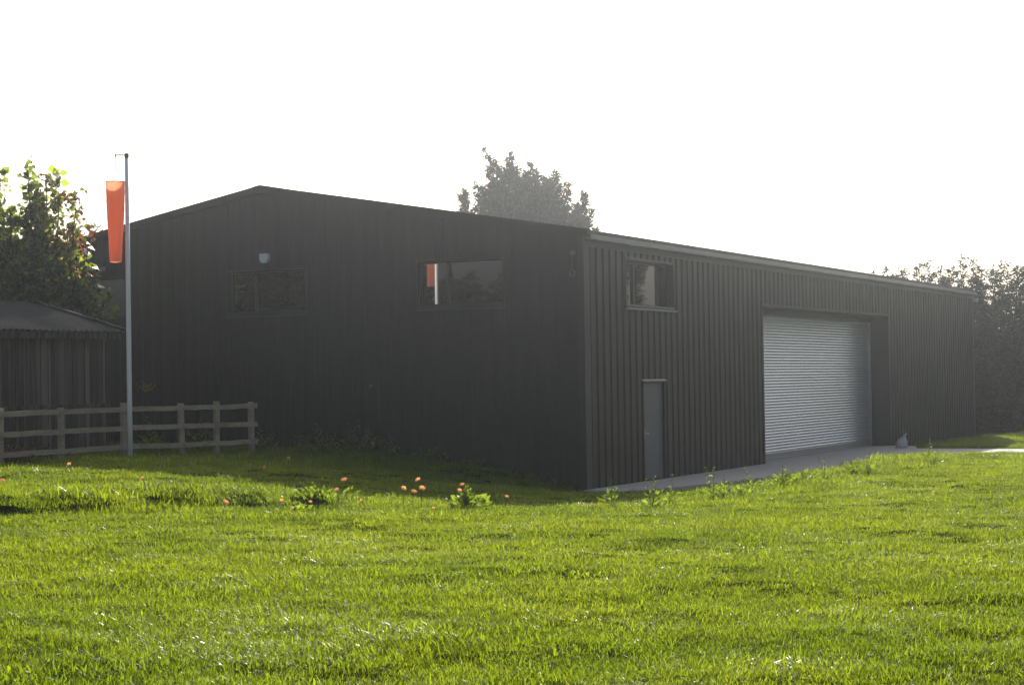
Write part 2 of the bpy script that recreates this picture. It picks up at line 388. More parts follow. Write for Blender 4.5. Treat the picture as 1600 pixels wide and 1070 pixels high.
# windows
def window(o, U, Nn, u0, u1, z0, z1, mull, depth, label, sill=False, open_pane=None):
    """o origin, U along, Nn outward: outer flashing frame, reveal, panes, mullions"""
    F = MB(); o = Vector(o); t = .055
    fb = F.frame_box
    # flashing round the opening, proud of the sheet
    fb(o, U, Nn, Z, (u0-t, u1+t), (-.05, .014), (z1, z1+t)); fb(o, U, Nn, Z, (u0-t, u1+t), (-.05, .014), (z0-t, z0))
    fb(o, U, Nn, Z, (u0-t, u0), (-.05, .014), (z0, z1)); fb(o, U, Nn, Z, (u1, u1+t), (-.05, .014), (z0, z1))
    # reveal lining
    fb(o, U, Nn, Z, (u0-.02, u0), (-depth-.05, -.05), (z0, z1)); fb(o, U, Nn, Z, (u1, u1+.02), (-depth-.05, -.05), (z0, z1))
    fb(o, U, Nn, Z, (u0-.02, u1+.02), (-depth-.05, -.05), (z1, z1+.02)); fb(o, U, Nn, Z, (u0-.02, u1+.02), (-depth-.05, -.05), (z0-.02, z0))
    f = F.build('window', M['trim'], B)
    if label: f['label'] = label
    Q = MB(); e = .045; edges = [u0] + mull + [u1]
    Q.frame_box(o, U, Nn, Z, (u0, u1), (-depth-.03, -depth+.025), (z1-e, z1)); Q.frame_box(o, U, Nn, Z, (u0, u1), (-depth-.03, -depth+.025), (z0, z0+e))
    for k, u in enumerate(edges):
        a, b = (u, u+e) if k == 0 else (u-e, u) if k == len(edges)-1 else (u-e/2-.01, u+e/2+.01)
        Q.frame_box(o, U, Nn, Z, (a, b), (-depth-.03, -depth+.025), (z0+e, z1-e))
    Q.build('frame', M['frame'], f)
    for k, (a, b) in enumerate(zip(edges, edges[1:])):
        G = MB(); ang = .004*(k-.5)
        a2, b2 = a+.02, b-.02
        p = [o + U*a2 + Nn*(-depth-.012-ang), o + U*b2 + Nn*(-depth-.012+ang)]
        for lo, hi in ((z0+.02, z1-.02),):
            G.quad(p[0]+Z*lo, p[1]+Z*lo, p[1]+Z*hi, p[0]+Z*hi)
        G.build('pane', M['glass'], f)
    S = MB(); pr = .07 if sill else .04
    S.frame_box(o, U, Nn, Z, (u0-t-.02, u1+t+.02), (-depth-.03, pr), (z0-t-.035, z0-t)); S.frame_box(o, U, Nn, Z, (u0, u1), (-depth+.02, .02), (z0-.004, z0+.012))
    S.build('sill', M['gutter'] if sill else M['trim'], f)
    return f
for k, (a, b) in enumerate(gw):
    window((0, 0, 0), -X, -Y, a, b, wb, wt, [a + (b-a)*.66], .10, None)
window((0, 0, 0), Y, X, sw[0], sw[1], sw[2], sw[3], [2.93, 4.27], .20, 'side window with three panes above the personnel door', True)
# personnel door
mb = MB(); y0, y1 = pd[:2]
mb.box((-.10, .012), (y0-.05, y0), (0, 2.15)); mb.box((-.10, .012), (y1, y1+.05), (0, 2.15)); mb.box((-.10, .012), (y0-.05, y1+.05), (2.15, 2.2))
mb.box((-.10, .03), (y0-.05, y1+.05), (-.2, .012))
dframe = mb.build('door_frame', M['trim'], B)
mb = MB(); mb.box((-.085, -.045), (y0+.005, y1-.005), (.02, 2.145)); d = mb.build('personnel_door', M['door'], B, bevel=.006)
mb = MB(); mb.tube([(-.045, y0+.10, 1.04), (.012, y0+.10, 1.04), (.012, y0+.22, 1.04)], .011, 8); mb.box((-.046, -.035), (y0+.07, y0+.13), (.93, 1.13)); mb.build('handle', M['steel'], d)
mb = MB(); mb.extrude([(0, 2.203), (.06, 2.20), (.06, 2.19), (.0, 2.235)], (0, y0-.06, 0), (0, y1+.06, 0), X, Z); mb.build('drip_flashing', M['gutter'], B)
# roller door in its deep recess
y0, y1 = rd[:2]; RX = -.63
mb = MB()
mb.box((RX-.2, .014), (y0-.012, y0), (-.1, 4.07)); mb.box((RX-.2, .014), (y1, y1+.012), (-.1, 4.07)); mb.box((RX-.2, .014), (y0-.012, y1+.012), (4.07, 4.082))
mb.box((.002, .016), (y0-.10, y0-.012), (-.1, 4.07)); mb.box((.002, .016), (y1+.012, y1+.10), (-.1, 4.07)); mb.box((.002, .04), (y0-.10, y1+.10), (4.083, 4.13))
mb.build('door_surround', M['trim'], B)
mb = MB(); pts = []
z = .17
while z < 3.92:
    for k in range(6):
        a = k/6; pts.append((RX + 0.0125*math.sin(math.pi*a)**.8, z + a*.08))
    z += .08
for (xa, za), (xb, zb_) in zip(pts, pts[1:]): mb.quad((xa, y0+.06, za), (xa, y1-.06, za), (xb, y1-.06, zb_), (xb, y0+.06, zb_))
R = mb.build('roller_door', M['galv'], B)
mb = MB(); mb.box((RX-.03, RX+.035), (y0+.05, y1-.05), (.012, .168)); mb.box((RX-.02, RX+.05), (y0+.05, y1-.05), (.004, .03)); mb.build('bottom_rail', M['steel'], R, bevel=.004)
for ya in (y0, y1-.09):
    mb = MB(); mb.box((RX-.05, RX+.06), (ya, ya+.09), (.001, 3.885)); mb.build('guide_rail', M['gutter'], R)
mb = MB(); mb.box((RX-.3, RX+.16), (y0+.002, y1-.002), (3.89, 4.066)); mb.build('roller_hood', M['trim'], R, bevel=.01)
# fittings on the walls
mb = MB(); mb.poly([(-8.05, -.10, 5.19), (-7.81, -.10, 5.19), (-7.81, -.10, 5.05), (-7.87, -.10, 4.98), (-7.99, -.10, 4.98), (-8.05, -.10, 5.05)])
P6 = [(-8.05, 5.19), (-7.81, 5.19), (-7.81, 5.05), (-7.87, 4.98), (-7.99, 4.98), (-8.05, 5.05)]
for (xa, za), (xb, zb_) in zip(P6, P6[1:]+P6[:1]): mb.quad((xa, -.10, za), (xa, .0, za), (xb, .0, zb_), (xb, -.10, zb_))
tag(mb.build('alarm_box', M['white'], B), 'pale blue alarm box on the gable above the middle window')
mb = MB(); mb.tube([(-.23, -.02, 4.86), (-.23, -.05, 4.84), (-.23, -.05, 4.52)], .009, 6)
ring = [(-.23+.06*math.sin(a), -.05, 4.44+.07*math.cos(a)) for a in np.linspace(0, 2*math.pi, 15)]
mb.tube(ring, .010, 6, False); mb.box((-.28, -.18), (-.03, .0), (4.82, 4.90)); mb.build('wall_hook', M['fitting'], B)
mb = MB(); mb.box((.0, .14), (33.3, 33.36), (4.94, 4.97)); mb.box((.10, .24), (33.22, 33.44), (4.86, 5.0)); tag(mb.build('flood_light', M['white'], B, bevel=.01), 'small white flood light under the far end of the eave')
mb = MB(); mb.tube([(-5.17, .0, 2.19), (-5.17, -.07, 2.19), (-5.17, -.09, 2.16)], .018, 8); mb.box((-5.20, -5.14), (-.02, .0), (2.16, 2.22)); mb.build('wall_tap', M['fitting'], B)

# ---------------------------------------------------------------- weathered wooden shed behind the fence
E0 = Vector((-8.4, -4.27, 0)); SU = Vector((-.131, -.991, 0)); SV = Vector((-.991, .131, 0))    # along the front, and back
S = thing('wooden_shed', 'low weathered board shed with a grey cement sheet roof behind the fence', 'shed', (E0.x, E0.y, .8))
def sp(u, v, z): return E0 + SU*u + SV*v + Z*z
mb = MB(); u = .22
while u < 7.2:
    w = rnd.uniform(.11, .19); dv = rnd.uniform(-.012, .014); tl = rnd.uniform(-.012, .012)
    zt = 3.28; zb0 = .74 + rnd.uniform(0, .05)
    a = [sp(u, .28+dv, zb0), sp(u+w, .28+dv+tl, zb0), sp(u+w+rnd.uniform(-.012, .012), .28+dv+tl, zt), sp(u+rnd.uniform(-.008, .008), .28+dv, zt)]
    bq = [p + SV*.024 for p in a]
    mb.quad(*a); mb.quad(bq[1], bq[0], bq[3], bq[2]); mb.quad(a[0], a[3], bq[3], bq[0]); mb.quad(a[1], bq[1], bq[2], a[2])
    if rnd.random() < .45:     # waney cover strip
        c = u + w; c0 = [sp(c-.03, .255+dv, zb0), sp(c+.03, .255+dv, zb0), sp(c+.028, .255+dv, zt-.05), sp(c-.025, .255+dv, zt-.05)]
        mb.quad(*c0); mb.quad(c0[0], c0[3], c0[3]+SV*.03, c0[0]+SV*.03); mb.quad(c0[1], c0[1]+SV*.03, c0[2]+SV*.03, c0[2])
    u += w + rnd.uniform(.004, .02)
mb.build('front_wall', M['board'], S)
mb = MB(); mb.poly([sp(.25, .33, .7), sp(.25, 5.6, .7), sp(.25, 5.6, 3.3), sp(.25, 2.95, 3.98), sp(.25, .33, 3.28)])
mb.quad(sp(.25, 5.6, .7), sp(7.2, 5.6, .7), sp(7.2, 5.6, 3.3), sp(.25, 5.6, 3.3)); mb.poly([sp(7.2, .33, .7), sp(7.2, 5.6, .7), sp(7.2, 5.6, 3.3), sp(7.2, 2.95, 3.98), sp(7.2, .33, 3.28)])
mb.quad(sp(.25, .36, .7), sp(7.2, .36, .7), sp(7.2, .36, 3.28), sp(.25, .36, 3.28))
mb.build('end_wall', M['board'], S)
mb = MB(); mb.frame_box(E0, SU, SV, Z, (.2, 7.2), (.215, .285), (1.83, 1.91)); mb.build('wall_rail', M['board'], S)
def corr(v0, z0, v1, z1):
    mb = MB(); N = 7.6/.0365; us = [k*.0365-.02 for k in range(int(N))]; rows = 7
    def pz(u, t): return z0 + (z1-z0)*t + .022*math.sin(u/.146*2*math.pi) + .010*math.sin(t*math.pi) - .008*math.sin(u*1.1)
    G = [[sp(u, v0+(v1-v0)*r/rows + .012*math.sin(u*40), pz(u, r/rows)) for r in range(rows+1)] for u in us]
    for A, C in zip(G, G[1:]):
        for r in range(rows): mb.quad(A[r], C[r], C[r+1], A[r+1])
        mb.quad(A[0], A[0]-Z*.018, C[0]-Z*.018, C[0])
    return mb
corr(-.02, 3.385, 2.95, 4.10).build('roof', M['shed_roof'], S, smooth=True)
corr(5.8, 3.385, 2.95, 4.10).build('roof', M['shed_roof'], S, smooth=True)
mb = MB()
pv = [(0.0, 3.39), (.9, 3.625), (2.0, 3.885), (2.95, 4.11)]
for (a, za), (b, zb_) in zip(pv, pv[1:]):
    mb.quad(sp(-.05, a, za+.045), sp(-.05, b, zb_+.045), sp(-.05, b, zb_-.03), sp(-.05, a, za-.03)); mb.quad(sp(-.05, a, za+.045), sp(.12, a, za+.05), sp(.12, b, zb_+.05), sp(-.05, b, zb_+.045))
mb.build('verge_trim', M['shed_roof'], S)
mb = MB(); mb.frame_box(E0, SU, SV, Z, (.05, 7.2), (.05, .10), (3.22, 3.355)); mb.build('fascia', M['board'], S)

# ---------------------------------------------------------------- post and rail fence
FP = [(-7.12, -12.4), (-7.22, -10.65), (-7.30, -8.97), (-7.44, -7.23), (-7.53, -5.36), (-6.90, -4.35), (-6.71, -3.45), (-6.43, -2.63)]
F = thing('post_and_rail_fence', 'grey timber post and rail fence with three rails in front of the shed', 'fence', (-7.3, -7, .85))
for i, (x, y) in enumerate(FP):
    a = Vector((*FP[max(i-1, 0)], 0)); b = Vector((*FP[min(i+1, len(FP)-1)], 0)); t = (b-a).normalized(); n_ = t.cross(Z)
    mb = MB(); h = 1.80 + rnd.uniform(.07, .13); lean = Vector((rnd.uniform(-.015, .015), rnd.uniform(-.015, .015), 0))
    o = Vector((x, y, 0)) - n_*.045
    mb.frame_box(o, t, n_, Z, (-.055, .055), (-.05, .04), (.6, h)); 
    mb.v = [Vector(v) + lean*(Vector(v).z-.8) for v in mb.v]
    mb.build('post', M['fence'], F, bevel=.008)
for (p, q) in zip(FP, FP[1:]):
    a = Vector((*p, 0)); b = Vector((*q, 0)); t = (b-a).normalized(); n_ = t.cross(Z); L = (b-a).length
    for zc in (1.80, 1.43, 1.06):
        mb = MB(); e0, e1 = rnd.uniform(-.012, .012), rnd.uniform(-.012, .012)
        if zc < 1.2 and q == FP[-1]: e1 -= .0
        N = 6; last = q == FP[-1]
        for k in range(N):
            u0, u1 = L*k/N, L*(k+1)/N
            w0 = zc + e0+(e1-e0)*k/N + .003*math.sin(1.5*k+L*9); w1 = zc + e0+(e1-e0)*(k+1)/N + .003*math.sin(1.5*(k+1)+L*9)
            if k == N-1: u1 += .10 if last else -.003
            if k == 0: u0 += .003
            h0 = .048 + .0015*math.sin(k*2+zc*30); h1 = .048 + .0015*math.sin((k+1)*2+zc*30)
            pts = []
            for (u_, w_, h_) in ((u0, w0, h0), (u1, w1, h1)):
                for (dn, dz) in ((-.002, -1), (.038, -1), (.038, 1), (-.002, 1)): pts.append(a + t*u_ + n_*dn + Z*(w_ + dz*h_))
            k0_ = len(mb.v); mb.v += pts
            for j in range(4): mb.f.append((k0_+j, k0_+(j+1) % 4, k0_+4+(j+1) % 4, k0_+4+j))
            if k == 0: mb.f.append((k0_+3, k0_+2, k0_+1, k0_))
            if k == N-1: mb.f.append((k0_+4, k0_+5, k0_+6, k0_+7))
        mb.build('rail', M['fence'], F)

# ---------------------------------------------------------------- windsock pole and windsock
px, py = -6.96, -5.90
PO = thing('windsock_pole', 'tall slim grey metal pole with a small top arm in front of the fence', 'pole', (px, py, gz(px, py)))
mb = MB(); mb.tube([(px+.01, py, .6), (px+.004, py, 2.2), (px, py, 4.), (px-.004, py, 6.72)], [.050, .048, .045, .038], 16); mb.build('shaft', M['pole'], PO, smooth=True)
mb = MB(); mb.tube([(px-.004, py, 6.68), (px-.004, py, 6.69), (px-.004, py, 6.765), (px-.004, py, 6.775)], [.040, .044, .044, .025], 12); mb.build('cap', M['dark'], PO)
mb = MB(); mb.tube([(px-.02, py, 6.735), (px-.11, py-.05, 6.745), (px-.20, py-.10, 6.74)], .012, 8); mb.tube([(px-.20, py-.10, 6.77), (px-.20, py-.10, 6.70)], .014, 8); mb.build('arm', M['gutter'], PO)
sx, sy = px-.185, py-.13
mb = MB()
for k in range(9):
    za = 6.70-k*.031; a = k % 2*math.pi/2
    mb.tube([(px-.20+.011*math.cos(t)*math.cos(a), py-.10+.011*math.cos(t)*math.sin(a), za-.018+.024*math.sin(t)) for t in np.linspace(0, 2*math.pi, 9)], .0035, 5, False)
mb.build('chain', M['dark'], PO)
WS = thing('windsock', 'limp orange windsock hanging open end up beside its pole', 'windsock', (sx, sy, 5.4))
nr, na = 26, 28; vv = []; qq = []
for r in range(nr+1):
    t = r/nr; zz = 6.215 - 1.55*t
    for j in range(na):
        a = 2*math.pi*j/na
        R_ = .186 - .022*t**.7 - .05*max(0, t-.35) - .012*max(0, t-.35)*math.sin(3*a+1)
        R_ *= 1 + (.05*t*math.sin(2*a+.5+3*t) + .05*math.sin(5*a+6*t)*sstep(.05, .4, t) + .03*math.sin(9*a-11*t)*t + .012*math.sin(60*t)*sstep(.0, .1, t))
        fl = 1 - .18*sstep(.1, .7, t)
        ca, sa = math.cos(a), math.sin(a)
        vv.append((sx + R_*ca*.97 - .0*t + .01*math.sin(5*t), sy + R_*sa*fl, zz + .006*math.sin(2*a)*(r == nr) ))
for r in range(nr):
    for j in range(na): qq.append((r*na+j, r*na+(j+1) % na, (r+1)*na+(j+1) % na, (r+1)*na+j))
np_mesh('cloth', np.array(vv), np.array(qq), M['sock'], WS, smooth=True)
mb = MB(); mb.tube([(sx+.184*math.cos(a), sy+.184*math.sin(a), 6.215) for a in np.linspace(0, 2*math.pi, 25)], .008, 6, False); mb.build('hoop', M['dark'], WS)
mb = MB()
for a in (.4, 2.0, 3.6, 5.2): mb.tube([(sx+.184*math.cos(a), sy+.184*math.sin(a), 6.215), (px-.20, py-.10, 6.41)], .0022, 4, False)
mb.build('cords', M['gutter'], WS)

# ---------------------------------------------------------------- sack by the roller door
cx_, cy_ = .82, 20.55; prof = [(.0, .165, 0, 0), (.03, .185, 0, 0), (.10, .18, 0, 0), (.18, .165, .01, .0), (.25, .125, .03, .0), (.30, .085, .055, 0), (.34, .05, .085, 0), (.38, .04, .11, 0), (.425, .055, .15, 0), (.44, .02, .165, 0)]
vv = []; qq = []; na = 18
for zz, r, ox, oy in prof:
    for j in range(na):
        a = 2*math.pi*j/na; rr = r*(1 + .10*math.sin(3*a+zz*9) + .07*math.sin(5*a-zz*20))
        vv.append((cx_ + ox*.9 + rr*math.cos(a), cy_ + ox*.45 + rr*.8*math.sin(a), zz + .004))
for r in range(len(prof)-1):
    for j in range(na): qq.append((r*na+j, r*na+(j+1) % na, (r+1)*na+(j+1) % na, (r+1)*na+j))
sk = np_mesh('sack', np.array(vv), np.array(qq), M['sack'], None, (cx_, cy_, 0), smooth=True)
tag(sk, 'small pale grey sack with a twisted neck standing on the concrete past the roller door', 'sack')

# ---------------------------------------------------------------- trees
def cards(C_, D, Ln, Wd, fold=.25, seed=0):
    """leaf quads: C_ base points, D directions (n,3)"""
    g = np.random.default_rng(seed); n = len(C_)
    D = D/np.linalg.norm(D, axis=1, keepdims=True); R_ = g.normal(size=(n, 3)); Sd = np.cross(D, R_); Sd /= np.linalg.norm(Sd, axis=1, keepdims=True); Nn = np.cross(Sd, D)
    Ln = np.broadcast_to(Ln, (n,))[:, None]; Wd = np.broadcast_to(Wd, (n,))[:, None]
    v = np.stack([C_, C_ + D*Ln*.45 + Sd*Wd*.5 + Nn*Wd*fold, C_ + D*Ln - Nn*Ln*.12, C_ + D*Ln*.45 - Sd*Wd*.5 + Nn*Wd*fold], 1).reshape(-1, 3)
    return v, np.arange(n*4).reshape(n, 4)
RV = np.array([.884, .467, 0.]); DV = np.array([-.467, .884, 0.])       # across the view and away from it
def spire_tree(name, base, spires, mat_, label, cat, group=None, leaf=(.26, .09), n_per_m=150, droop=-.1, up=.7, trunk_h=None, seed=1, side=.75, spr=.10):
    """spires: (across, away, top z, low z, low radius); sprays follow the limbs outward"""
    g = np.random.default_rng(seed); b = np.array(base, float)
    T = thing(name, label, cat, base, group)
    Cs, Ds = [], []; mb = MB()
    zt = max(s[2] for s in spires)
    trunk_top = b[2] + (zt-b[2])*.75
    mb.tube([tuple(b + [0, 0, -.3]), tuple(b + [.1, 0, (trunk_top-b[2])*.5]), (b[0], b[1], trunk_top)], [.028*(zt-b[2])+.05, .018*(zt-b[2])+.03, .03], 8)
    for (a, dp, top, low, rad) in spires:
        root = b + RV*a*.25 + DV*dp*.25; root[2] = low
        tip = b + RV*a + DV*dp; tip[2] = top
        mb.tube([(b[0], b[1], min(low, trunk_top)), tuple(root*.4+tip*.6 + [0, 0, -.2]), tuple(tip)], [.07, .04, .008], 6)
        h = top-low; nb = max(6, int(h*9))
        for k in range(nb):                            # limbs
            t = (k+g.random())/nb; t = t**.85; c = root*(1-t) + tip*t; c = c + (tip-root)*0
            r = rad*(1-t)**side*(.55+.6*g.random()) + .06; an = g.uniform(0, 2*np.pi)
            dirn = RV*np.cos(an) + DV*np.sin(an) + np.array([0, 0, up*g.uniform(.4, 1.3)])
            m = max(5, int(n_per_m*r*(1.15-.3*t)/6)); s = g.random(m)**.6
            pts = c + dirn*r*s[:, None] + np.array([0, 0, droop])*(s[:, None]**2)*r + g.normal(size=(m, 3))*(.06 + spr*r)*(.35+.65*s[:, None])
            Cs.append(pts); Ds.append(dirn + g.normal(size=(m, 3))*.55 + np.array([0, 0, droop*2]))
            if r > .5: mb.tube([tuple(c), tuple(c + dirn*r*.8)], [.022, .006], 4, False)
    C_ = np.concatenate(Cs); D = np.concatenate(Ds); ln = leaf[0]*g.uniform(.6, 1.3, len(C_))
    v, q = cards(C_, D, ln, leaf[1]*g.uniform(.7, 1.3, len(C_)), seed=seed)
    mb.build('trunk', M['bark'], T); np_mesh('crown', v, q, mat_, T)
    return T
# tall conifer behind the ridge
cb = (-23.5, 42.6, .4)
spire_tree('cypress_tree', cb, [(-.6, 0, 13.0, 5, 2.08), (-1.55, .4, 12.45, 5, 2.08), (.5, -.3, 12.5, 5, 2.21), (1.65, .2, 12.2, 4.5, 2.08), (3.0, 0, 11.1, 4, 1.95), (-2.9, -.2, 11.3, 4, 1.82), (.1, .8, 11.6, 4, 2.47),
    (-1.0, -.9, 11.4, 4, 2.34), (1.1, -.9, 11.3, 4, 2.47), (3.6, .3, 9.4, 3, 1.69), (-3.3, .3, 9.9, 3, 1.56), (-1.9, 0, 13.2, 11.5, .32), (2.1, .6, 10.6, 4, 2.21), (-.2, -.6, 10.3, 4, 2.86), (-.2, .2, 12.1, 6, 1.2), (-1.05, .3, 12.2, 6, 1.0), (1.15, .1, 11.9, 6, 1.1), (2.3, .2, 11.6, 6, .9), (-2.2, .2, 11.6, 6, 1.0), (3.3, 0, 10.2, 5, 1.0)],
    M['cypress'], 'tall bushy dark conifer rising behind the roof ridge', 'tree', leaf=(.24, .06), n_per_m=1700, up=1.0, seed=3, side=.95, spr=.2)
# sycamore with bronze shoots behind the shed
sb = (-11.9, -2.75, .8)
def sycamore():
    g = np.random.default_rng(21); b = np.array(sb)
    T = thing('sycamore_tree', 'leafy sycamore with bronze young shoots growing behind the shed', 'tree', sb)
    sh = [(-.43, .0, 7.25, 3.0, .62, 0), (-.05, .2, 7.05, 3.0, .55, .15), (.32, -.1, 7.0, 2.9, .34, .75), (.66, .1, 6.6, 2.8, .28, 1.), (.95, 0, 5.5, 2.8, .3, .9), (-1.15, 0, 7.1, 3.0, .8, 0), (-.45, .5, 6.5, 2.9, .8, 0), (-1.1, -.3, 6.3, 2.9, .9, 0), (-.1, -.2, 6.2, 2.9, .6, .3), (-2.4, .2, 6.6, 3, .9, 0), (-1.8, .2, 6.7, 3, .8, 0),
          (.05, -.5, 5.6, 2.9, .7, .1), (.75, -.3, 5.0, 2.8, .48, .1), (1.0, .0, 4.9, 2.6, .36, 0), (-.7, -.5, 5.7, 2.9, .8, 0), (-1.5, -.4, 5.6, 2.9, .85, 0), (1.36, .1, 4.35, 2.6, .24, 0), (.95, -.2, 4.2, 2.5, .45, 0), (.42, .3, 5.9, 2.9, .36, .85), (.3, -.4, 4.6, 2.6, .6, 0)]
    Cs, Ds, Bz = [], [], []; mb = MB()
    mb.tube([(b[0], b[1], .4), (b[0]+.05, b[1], 2.2), (b[0], b[1]+.1, 3.4)], [.16, .12, .08], 8)
    for (a, dp, top, low, rad, bz) in sh:
        r0 = b + RV*a*.4 + DV*dp*.4; r0[2] = low-.3; tip = b + RV*a + DV*dp; tip[2] = top
        mb.tube([(b[0], b[1], 2.0), tuple(r0), tuple(r0*.4+tip*.6), tuple(tip)], [.05, .04, .022, .006], 6)
        nb = int((top-low)*11)
        for k in range(nb):
            t = (k+g.random())/nb; c = r0*(1-t)+tip*t
            r = rad*(1-t**2.2)*(.5+.7*g.random()) + .07; an = g.uniform(0, 6.28)
            d = RV*np.cos(an) + DV*np.sin(an) + np.array([0, 0, g.uniform(.1, .7)])
            m = max(7, int(28*r/.5)); s = g.uniform(.15, 1, m)
            p = c + d*r*s[:, None] + g.normal(size=(m, 3))*(.06+.10*r)
            Cs.append(p); Ds.append(d*.6 + g.normal(size=(m, 3))*.5 + np.array([0, 0, -.55])); Bz.append(np.full(m, bz*min(1, max(0, (t-.15)*2.))))
            mb.tube([tuple(c), tuple(c+d*r*.85)], [.009, .004], 4, False)
    C_ = np.concatenate(Cs); D = np.concatenate(Ds); bz = g.random(len(C_)) < np.concatenate(Bz)*.62
    ln = .175*g.uniform(.6, 1.25, len(C_)); wd = ln*g.uniform(.75, 1.0, len(C_))
    mb.build('trunk', M['bark'], T)
    v, q = cards(C_[~bz], D[~bz], ln[~bz], wd[~bz], .16, 4); np_mesh('crown', v, q, M['maple'], T)
    v, q = cards(C_[bz], D[bz], ln[bz]*.85, wd[bz]*.8, .16, 5); np_mesh('bronze_foliage', v, q, M['bronze'], T)
sycamore()
# row of trees past the far end of the building
row = [(-8.6, 44.6, 7.0, 6, 'low thin feathery tree at the left end of the row behind the eave'), (-6.4, 43.8, 7.2, 6, 'second feathery tree from the left end of the row behind the eave'),
       (-4.2, 42.6, 7.45, 6, 'feathery tree showing over the gutter near the far end of the eave'),
       (-2.2, 42.2, 7.4, 6, 'feathery tree directly above the far end of the gutter'),
       (-.6, 40.9, 6.9, 6, 'dense dark tree just right of the far corner of the building'),
       (.9, 40.3, 7.2, 6, 'dense tree reaching the ground beside the lit grass verge'),
       (2.2, 41.0, 7.6, 6, 'tallest tree of the row, cut by the right edge of the photo'),
       (11.5, 40.5, 11.6, 7, 'tree of the row mirrored in the left of the side window'), (14.5, 42.0, 12.4, 7, 'tree of the row mirrored in the middle of the side window'), (17.6, 41.0, 11.0, 7, 'tree of the row mirrored at the right of the side window')]
for k, (x, y, top, nsp, lab) in enumerate(row):
    g = random.Random(40+k); sp_ = []
    for j in range(nsp):
        a = (j/(nsp-1)-.5)*2.3 + g.uniform(-.2, .2); sp_.append((a*.9, g.uniform(-.2, .6), 2.4 + g.uniform(-.3, .5), -.3, 1.5)); sp_.append((a, g.uniform(-.5, .5), top - abs(a)*.45 - g.uniform(0, .5), g.uniform(.5, 1.6), g.uniform(.75, 1.15)))
    for j in range(9): sp_.append(((j-4)*.33+g.uniform(-.15, .15), -.5+g.uniform(-.5, .3), top*(.45+.25*g.random()), .05, 1.15))
    spire_tree('hedgerow_tree', (x, y, -.05), sp_, M['hedge'], lab, 'tree', 'trees in a row past the far end of the building', leaf=(.21, .065), n_per_m=460, droop=-.35, up=.8, seed=60+k)
spire_tree('hedgerow_tree', (-31.5, 21.4, .7), [(-.8, 0, 8.0, 3, 1.2), (0, 0, 8.6, 3, 1.2), (.9, .2, 8.2, 3, 1.2), (.3, -.3, 7.5, 2, 1.3), (1.5, 0, 7.6, 2, 1.2)], M['hedge'],
    'small thin tree peeping over the left roof slope behind the windsock', 'tree', leaf=(.22, .08), n_per_m=120, seed=77)

# trees across the lawn behind the photographer, mirrored in the gable windows
for k, (x, y, top, lab) in enumerate([(-32.4, -56, 8.0, 'lower tree mirrored at the right of the right gable window'), (-35.6, -55.5, 9.1, 'round tree mirrored across the big pane of the right gable window'),
        (-41, -51, 12.2, 'tall tree mirrored at the right of the middle gable window'), (-44, -50, 12.6, 'tall tree mirrored in the big pane of the middle gable window'), (-47, -50, 12.8, 'tallest tree mirrored in the narrow pane of the middle gable window')]):
    g = random.Random(80+k); sp_ = [(g.uniform(-2.2, 2.2), g.uniform(-1.5, 1.5), top-g.uniform(0, 2.2), g.uniform(.8, 2.5), g.uniform(1.3, 1.9)) for j in range(8)]
    spire_tree('lawn_tree', (x, y, .75), sp_, M['hedge'], lab, 'tree', None, leaf=(.4, .22), n_per_m=90, droop=-.2, up=.6, seed=90+k)
g = np.random.default_rng(31); n = 9000
c = np.c_[g.uniform(-9, 22, n), 45.5 + g.normal(size=n)*.5, -.1 + 2.6*g.random(n)**.8]; c[:, 2] += .25*np.sin(c[:, 0]*1.7)
hd_ = thing('hedge', 'low dark hedge closing the view under the trees past the building', 'hedge', (6, 45.5, -.1))
v, q = cards(c, g.normal(size=(n, 3))+[0, -.3, .4], .3, .14, .2, 31); np_mesh('foliage', v, q, M['hedge'], hd_)
mb = MB()
for k in range(30): mb.tube([(-8.5+k, 45.5, -.3), (-8.4+k, 45.5, 1.2), (-8.5+k, 45.6, 2.1)], [.05, .03, .01], 5)
mb.build('branches', M['bark'], hd_)

# ---------------------------------------------------------------- small plants
def plant_mesh(x, y, h, seed, leaf=(.10, .035), nst=1, nl=14, spread=.10, low_bushy=0.):
    g = np.random.default_rng(seed); z = gz(x, y)-.02; stems = MB(); Cs, Ds, Ls = [], [], []
    for s in range(nst):
        a = g.uniform(0, 6.28); r = spread*(g.random() if nst > 1 else .15)
        hh = h*(1 if s == 0 else g.uniform(.45, .95)); p0 = np.array([x, y, z]); tip = p0 + [np.cos(a)*r, np.sin(a)*r, hh]
        mid = (p0+tip)/2 + [np.cos(a)*r*.1, np.sin(a)*r*.1, 0]
        stems.tube([tuple(p0), tuple(mid), tuple(tip)], [.005, .004, .002], 5)
        for k in range(nl):
            t = (k+.6)/nl; c = p0*(1-t)+tip*t; an = k*2.4+g.uniform(-.4, .4); sz = (1.15-.75*t)*g.uniform(.75, 1.25)
            Cs.append(c); Ds.append([np.cos(an), np.sin(an), .55+g.uniform(-.3, .4)]); Ls.append(sz)
    for k in range(int(low_bushy)):
        an = g.uniform(0, 6.28); r = spread*g.random(); Cs.append(np.array([x+np.cos(an)*r, y+np.sin(an)*r, z+.02+g.random()*h*.45])); Ds.append([np.cos(an), np.sin(an), g.uniform(.2, 1.2)]); Ls.append(g.uniform(.7, 1.3))
    Ls = np.array(Ls); v, q = cards(np.array(Cs), np.array(Ds, float), leaf[0]*Ls, leaf[1]*Ls, .2, seed)
    return stems, v, q, z
def plant(name, x, y, h, label, cat, group=None, seed=0, mat_='weed', stem_='stem', **kw):
    stems, v, q, z = plant_mesh(x, y, h, seed, **kw)
    T = thing(name, label, cat, (x, y, z), group)
    stems.build('stem', M[stem_], T); np_mesh('leaves', v, q, M[mat_], T); return T
